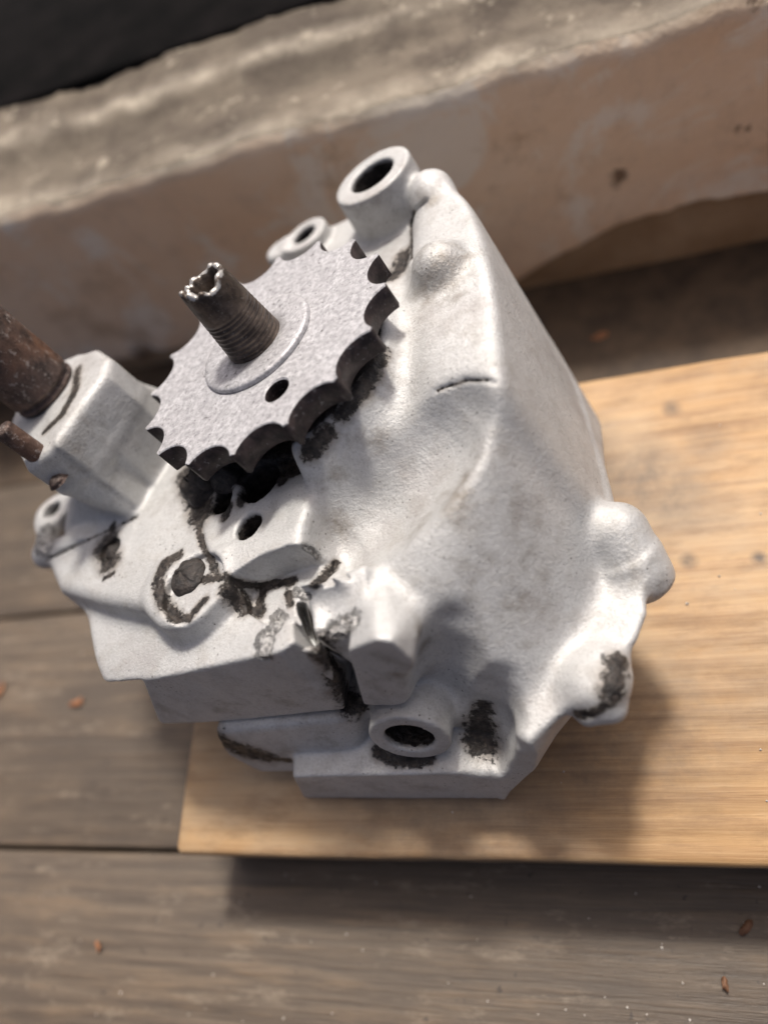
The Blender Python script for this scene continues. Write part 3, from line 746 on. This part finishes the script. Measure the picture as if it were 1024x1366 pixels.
# ------------------------------------------------------------------ sprocket
M_TOP = mat_sprocket_top(); M_EDGE = mat_rust_edge(); M_STEEL = mat_dark_steel(); M_SHAFT = mat_rusty_shaft(); M_HOLE = mat_black_hole(); M_GREASE = mat_grease()
NT_ = 16; PH = math.radians(-54.7)
def sprocket_outline(inset=0.0):
    out = []
    step = 2 * math.pi / NT_
    for k in range(NT_):
        a0 = PH + k * step; rr = random.Random(k); tipr = 50.0 + rr.uniform(-0.6, 0.5); root = 43.6 + rr.uniform(-0.4, 0.4)
        half = step * 0.455
        xt, yt = 50.0 * math.cos(half), 50.0 * math.sin(half)
        sag = xt - root; Rg = (yt * yt + sag * sag) / (2 * sag); cxg = root + Rg
        ang = math.asin(min(1, yt / Rg))
        for j in range(13):
            b = -ang + 2 * ang * j / 12
            x, y = cxg - (Rg + inset) * math.cos(b), (Rg + inset) * math.sin(b)
            if inset: y *= 1 - inset * 0.02
            out.append((x * math.cos(a0) - y * math.sin(a0), x * math.sin(a0) + y * math.cos(a0)))
    return out
def build_sprocket():
    zt, zb = 90.0, 80.5
    hc = p(368, 520, 90.0); hr = 4.6
    rings = [(0.35, zt), (0.0, zt - 0.35), (0.0, zb + 0.7), (0.7, zb)]
    vs = []; fs = []; mi = []
    for ins, z in rings: vs += [(x, y, z) for x, y in sprocket_outline(ins)]
    n = len(vs) // 4
    for r_ in range(3):
        for i in range(n):
            j = (i + 1) % n; fs.append((r_ * n + i, (r_ + 1) * n + i, (r_ + 1) * n + j, r_ * n + j)); mi.append(0 if r_ == 0 else 1)
    H = 28; hb0 = len(vs)
    prof = [(hr + 0.5, zt), (hr, zt - 0.5)] + [(hr - (0.35 if q % 2 else 0.0), zt - 0.9 - q * 0.7) for q in range(11)] + [(hr, zb)]
    for r_, z in prof:
        for i in range(H):
            a = 2 * math.pi * i / H; vs.append((hc[0] + r_ * math.cos(a), hc[1] + r_ * math.sin(a), z))
    for q in range(len(prof) - 1):
        for i in range(H):
            j = (i + 1) % H; fs.append((hb0 + q * H + i, hb0 + q * H + j, hb0 + (q + 1) * H + j, hb0 + (q + 1) * H + i)); mi.append(0 if q == 0 else 1)
    for ring0, holei, flip, m in ((0, hb0, False, 0), (3 * n, hb0 + (len(prof) - 1) * H, True, 1)):
        outer = [Vector((vs[ring0 + i][0], vs[ring0 + i][1], 0)) for i in range(n)]
        hole = [Vector((vs[holei + i][0], vs[holei + i][1], 0)) for i in range(H)][::-1]
        idx = [ring0 + i for i in range(n)] + [holei + i for i in range(H)][::-1]
        for t in tessellate_polygon([outer, hole]):
            t = [idx[q] for q in t]
            a, b, c = (Vector(vs[q]) for q in t)
            if ((b - a).cross(c - a).z > 0) == flip: t = t[::-1]
            fs.append(tuple(t)); mi.append(m)
    o = mesh_obj('sprocket', np.array(vs) * MM, fs, M_TOP, gearbox, smooth=False)
    o.data.materials.append(M_EDGE)
    o.data.polygons.foreach_set('material_index', mi)
    sm = [1 if m == 1 and len(f) == 4 else 0 for m, f in zip(mi, fs)]
    o.data.polygons.foreach_set('use_smooth', sm)
    o.data.update()
    o['label'] = 'sixteen-tooth chain sprocket, speckled grey face and dark rusty tooth gaps'
    return o
build_sprocket()

def lathe(name, prof, seg, mat, parent, center=(0, 0), jag=None, mask=None, cap_end=False, axis=None, wob=0.0):
    vs = []; fs = []; n = len(prof); ms = []
    for k, (r_, z) in enumerate(prof):
        for i in range(seg):
            a = 2 * math.pi * i / seg
            x, y, zz = r_ * math.cos(a), r_ * math.sin(a), z
            if wob:
                f_ = 1 + wob * mnoise.noise((x * 0.25, y * 0.25, z * 0.25)); x *= f_; y *= f_
            if jag: x, y, zz = jag(k, a, x, y, zz)
            vs.append((center[0] + x, center[1] + y, zz)); ms.append(mask(k, a) if mask else (0, 0, 0))
    for k in range(n - 1):
        for i in range(seg):
            j = (i + 1) % seg; fs.append((k * seg + i, k * seg + j, (k + 1) * seg + j, (k + 1) * seg + i))
    if cap_end: fs.append(tuple((n - 1) * seg + i for i in range(seg)))
    o = mesh_obj(name, np.array(vs) * MM, fs, mat, parent)
    set_mask(o, np.array(ms, np.float32))
    return o
# washer
lathe('washer', [(9.0, 90.2), (9.0, 91.5), (14, 91.7), (20.2, 92.0), (21.4, 91.8), (21.8, 91.2), (21.8, 90.1)], 72, M_TOP, gearbox, wob=0.006)
# output shaft: tapered, threaded low down, snapped off at the top
prof = []
z = 84.0
while z < 106.0:
    tz = (z - 92) / 26.0; r0 = 10.4 - 2.2 * max(0, tz)
    ph = (z % 1.7) / 1.7
    prof.append((r0 - 0.42 * (0.5 - 0.5 * math.cos(2 * math.pi * ph)) * (1 if z > 92.6 else 0), z)); z += 0.3
for z in np.arange(106.4, 117.5, 0.8):
    prof.append((10.4 - 2.2 * (z - 92) / 26.0, z))
nb = len(prof)
prof += [(8.0, 118.0), (7.4, 118.5), (6.3, 118.2), (5.6, 117.0), (5.2, 115.0), (4.6, 112), (3.8, 110), (2.0, 109), (0.2, 108.5)]
def jag(k, a, x, y, z):
    if k > nb - 6:
        w_ = min(1.0, (k - (nb - 6)) / 6.0)
        if k > nb + 3: w_ = max(0.1, 1 - (k - nb - 3) / 4)
        s = 2.2 * mnoise.noise((math.cos(a) * 1.2 + 3, math.sin(a) * 1.2, 1)) + 4.5 * abs(mnoise.noise((math.cos(a) * 2.1, math.sin(a) * 2.1, 5))) - 1.2 + 0.12 * mnoise.noise((math.cos(a) * 6, math.sin(a) * 6, 9))
        z += w_ * s
        f_ = 1 + 0.015 * w_ * mnoise.noise((math.cos(a) * 5, math.sin(a) * 5, k * 0.6)); x *= f_; y *= f_
    return x, y, z
lathe('output_shaft', prof, 96, M_STEEL, gearbox, jag=jag, mask=lambda k, a: (0, 0.8 if nb <= k <= nb + 2 else (0.45 if k == nb - 1 else 0.0), 0))['label'] = 'dark threaded shaft snapped off with a bright jagged end'
# the fat rusty shaft in the clamp and the thin pin beside it
sc = p(66, 524, ct)
prof = [(12.2, 90), (12.2, ct - 0.5), (12.4, ct + 0.5), (13.3, ct + 1.2), (13.4, ct + 2.6), (12.3, ct + 3.2), (12.2, ct + 4.2), (13.6, ct + 5.0)] + [(13.6, z) for z in np.arange(ct + 6, ct + 70, 1.5)] + [(13.0, ct + 70.6), (0.1, ct + 70.6)]
lathe('selector_shaft', prof, 64, M_SHAFT, gearbox, (sc[0], sc[1]), wob=0.025)['label'] = 'fat rusty brown shaft standing in the clamp'
pc = p(48, 604, ct)
lathe('pin', [(3.8, 95), (3.8, ct + 13), (3.5, ct + 13.8), (2.8, ct + 14.1), (0.1, ct + 14.2)], 28, M_SHAFT, gearbox, (pc[0], pc[1]), wob=0.02)
# crusted bolt in the plateau's recess and the small screw
def lump(name, c, r, h, mat, seed, seg=28, rings=9):
    vs = []; fs = []
    for k in range(rings):
        t = k / (rings - 1); rr = r * math.cos(t * math.pi / 2) ** 0.6 if k < rings - 1 else 0.02
        for i in range(seg):
            a = 2 * math.pi * i / seg
            f_ = 1 + 0.22 * mnoise.noise((math.cos(a) * 1.6 + seed, math.sin(a) * 1.6, t * 2))
            vs.append((c[0] + rr * f_ * math.cos(a), c[1] + rr * f_ * math.sin(a), c[2] + h * t * (1 + 0.3 * mnoise.noise((math.cos(a) * 2, math.sin(a) * 2 + seed, t * 3)))))
    for k in range(rings - 1):
        for i in range(seg):
            j = (i + 1) % seg; fs.append((k * seg + i, k * seg + j, (k + 1) * seg + j, (k + 1) * seg + i))
    return mesh_obj(name, np.array(vs) * MM, fs, mat, gearbox)
lump('bolt', rb - L(0, 0, 1.5), 8.0, 6.0, M_GREASE, 3)['label'] = 'crusted black bolt head in its round recess'
lump('screw', rb2 - L(0, 0, 3), 3.6, 3.6, M_GREASE, 8)
# caked grease hanging under the sprocket
for (px, py, w_, r_, h_, sd_) in ((262, 652, 63.5, 6.5, 9, 1), (275, 640, 63.5, 7, 10, 2), (300, 632, 63.5, 7, 9, 5)):
    c = p(px, py, w_ + 3); lump('grease', L(c[0], c[1], w_), r_, h_, M_GREASE, sd_)

# rusty pinch bolt end in the clamp's shaded side
pb = hit(74, 637)
if pb is not None: lump('pinch_bolt', pb - L(0, 0, 2), 4.2, 3.2, M_SHAFT, 12)

# ------------------------------------------------------------------ litter on the floor
def leaf(name, px, py, z, size, rot, seed, label, mat):
    c = pw(px, py, z); vs = []; fs = []; n = 14
    rng = random.Random(seed)
    for side in (0, 1):
        vs.append((0, 0, 1.2 + side * 0.35))
        for i in range(n):
            a = 2 * math.pi * i / n; r_ = size * (0.55 + 0.45 * abs(math.cos(a))) * rng.uniform(0.75, 1.1) if side == 0 else 0
            if side == 0: vs.append((r_ * math.cos(a), 0.62 * r_ * math.sin(a), 0.3 + 0.9 * abs(math.sin(a * 1.5 + seed)) * r_ / size * 2))
            else:
                b = vs[1 + i]; vs.append((b[0], b[1], b[2] + 0.35))
    for i in range(n):
        j = (i + 1) % n
        fs.append((0, 1 + j, 1 + i)); fs.append((n + 1, n + 2 + i, n + 2 + j)); fs.append((1 + i, 1 + j, n + 2 + j, n + 2 + i))
    o = mesh_obj(name, np.array(vs) * MM, fs, mat)
    o.location = (c[0] * MM, c[1] * MM, z * MM); o.rotation_euler.z = rot
    tag(o, label, 'leaf', 'leaf scraps on the planks')
M_LEAF = mat_plain('dry_leaf', (0.22, 0.085, 0.035), (0.38, 0.18, 0.085), 300, 0.7, 0.0005)
M_LEAF_SHADE = mat_plain('shaded_leaf', (0.10, 0.045, 0.022), (0.20, 0.10, 0.05), 300, 0.7, 0.0005)  # darker copy of the dry leaf colour, for scraps in shade
leaf('leaf_fragment', 105, 938, 0.2, 4.6, 0.4, 1, 'dry orange leaf scrap on the planks left of the board', M_LEAF)
leaf('leaf_fragment', 2, 922, 0.2, 5.0, 1.2, 2, 'orange leaf scrap cut by the left edge of the picture', M_LEAF)
leaf('leaf_fragment', 800, 450, 0.2, 5.5, 0.2, 3, 'rust-brown leaf scrap in the shade between board and wall', M_LEAF)
leaf('leaf_fragment', 995, 1236, 0.2, 3.8, 0.8, 4, 'brown leaf scrap on the shaded plank near the right edge', M_LEAF_SHADE)
leaf('leaf_fragment', 966, 1312, 0.2, 2.6, 1.5, 5, 'small brown crumb of leaf lowest at the right', M_LEAF_SHADE)
leaf('leaf_fragment', 133, 1262, 0.2, 2.6, 2.0, 6, 'tiny orange leaf crumb on the bottom left plank', M_LEAF)
# pale grit
rng = random.Random(5); vs = []; fs = []
for k in range(130):
    if k < 95: c = pw(rng.uniform(-60, 1080), rng.choice((rng.uniform(1150, 1400), rng.uniform(650, 1400))), 0.0); zb = 0.0
    else: c = pw(rng.uniform(240, 1060), rng.uniform(480, 1138), BOARD_T); zb = BOARD_T
    if zb == 0 and c[0] > BOARD_X0 - 2 and BOARD_Y0 - 2 < c[1] < BOARD_Y1 + 2: continue
    if zb > 0 and not (c[0] > BOARD_X0 + 3 and BOARD_Y0 + 3 < c[1] < BOARD_Y1 - 3): continue
    r_ = rng.uniform(0.2, 0.6) * (1.4 if rng.random() < 0.12 else 1.0); b = len(vs)
    for d in ((1, 0, 0.4), (0, 1, 0.4), (-1, 0, 0.4), (0, -1, 0.4), (0, 0, 1.1), (0, 0, -0.1)):
        j = rng.uniform(0.7, 1.2); vs.append((c[0] + d[0] * r_ * j, c[1] + d[1] * r_ * j, zb + 0.1 + d[2] * r_))
    for i in range(4):
        j = (i + 1) % 4; fs.append((b + i, b + j, b + 4)); fs.append((b + j, b + i, b + 5))
grit = mesh_obj('grit', np.array(vs) * MM, fs, mat_plain('pale_grit', (0.30, 0.26, 0.22), (0.66, 0.62, 0.56), 90), None, False)
tag(grit, 'pale grit and dust crumbs scattered over planks and board', 'grit', kind='stuff')
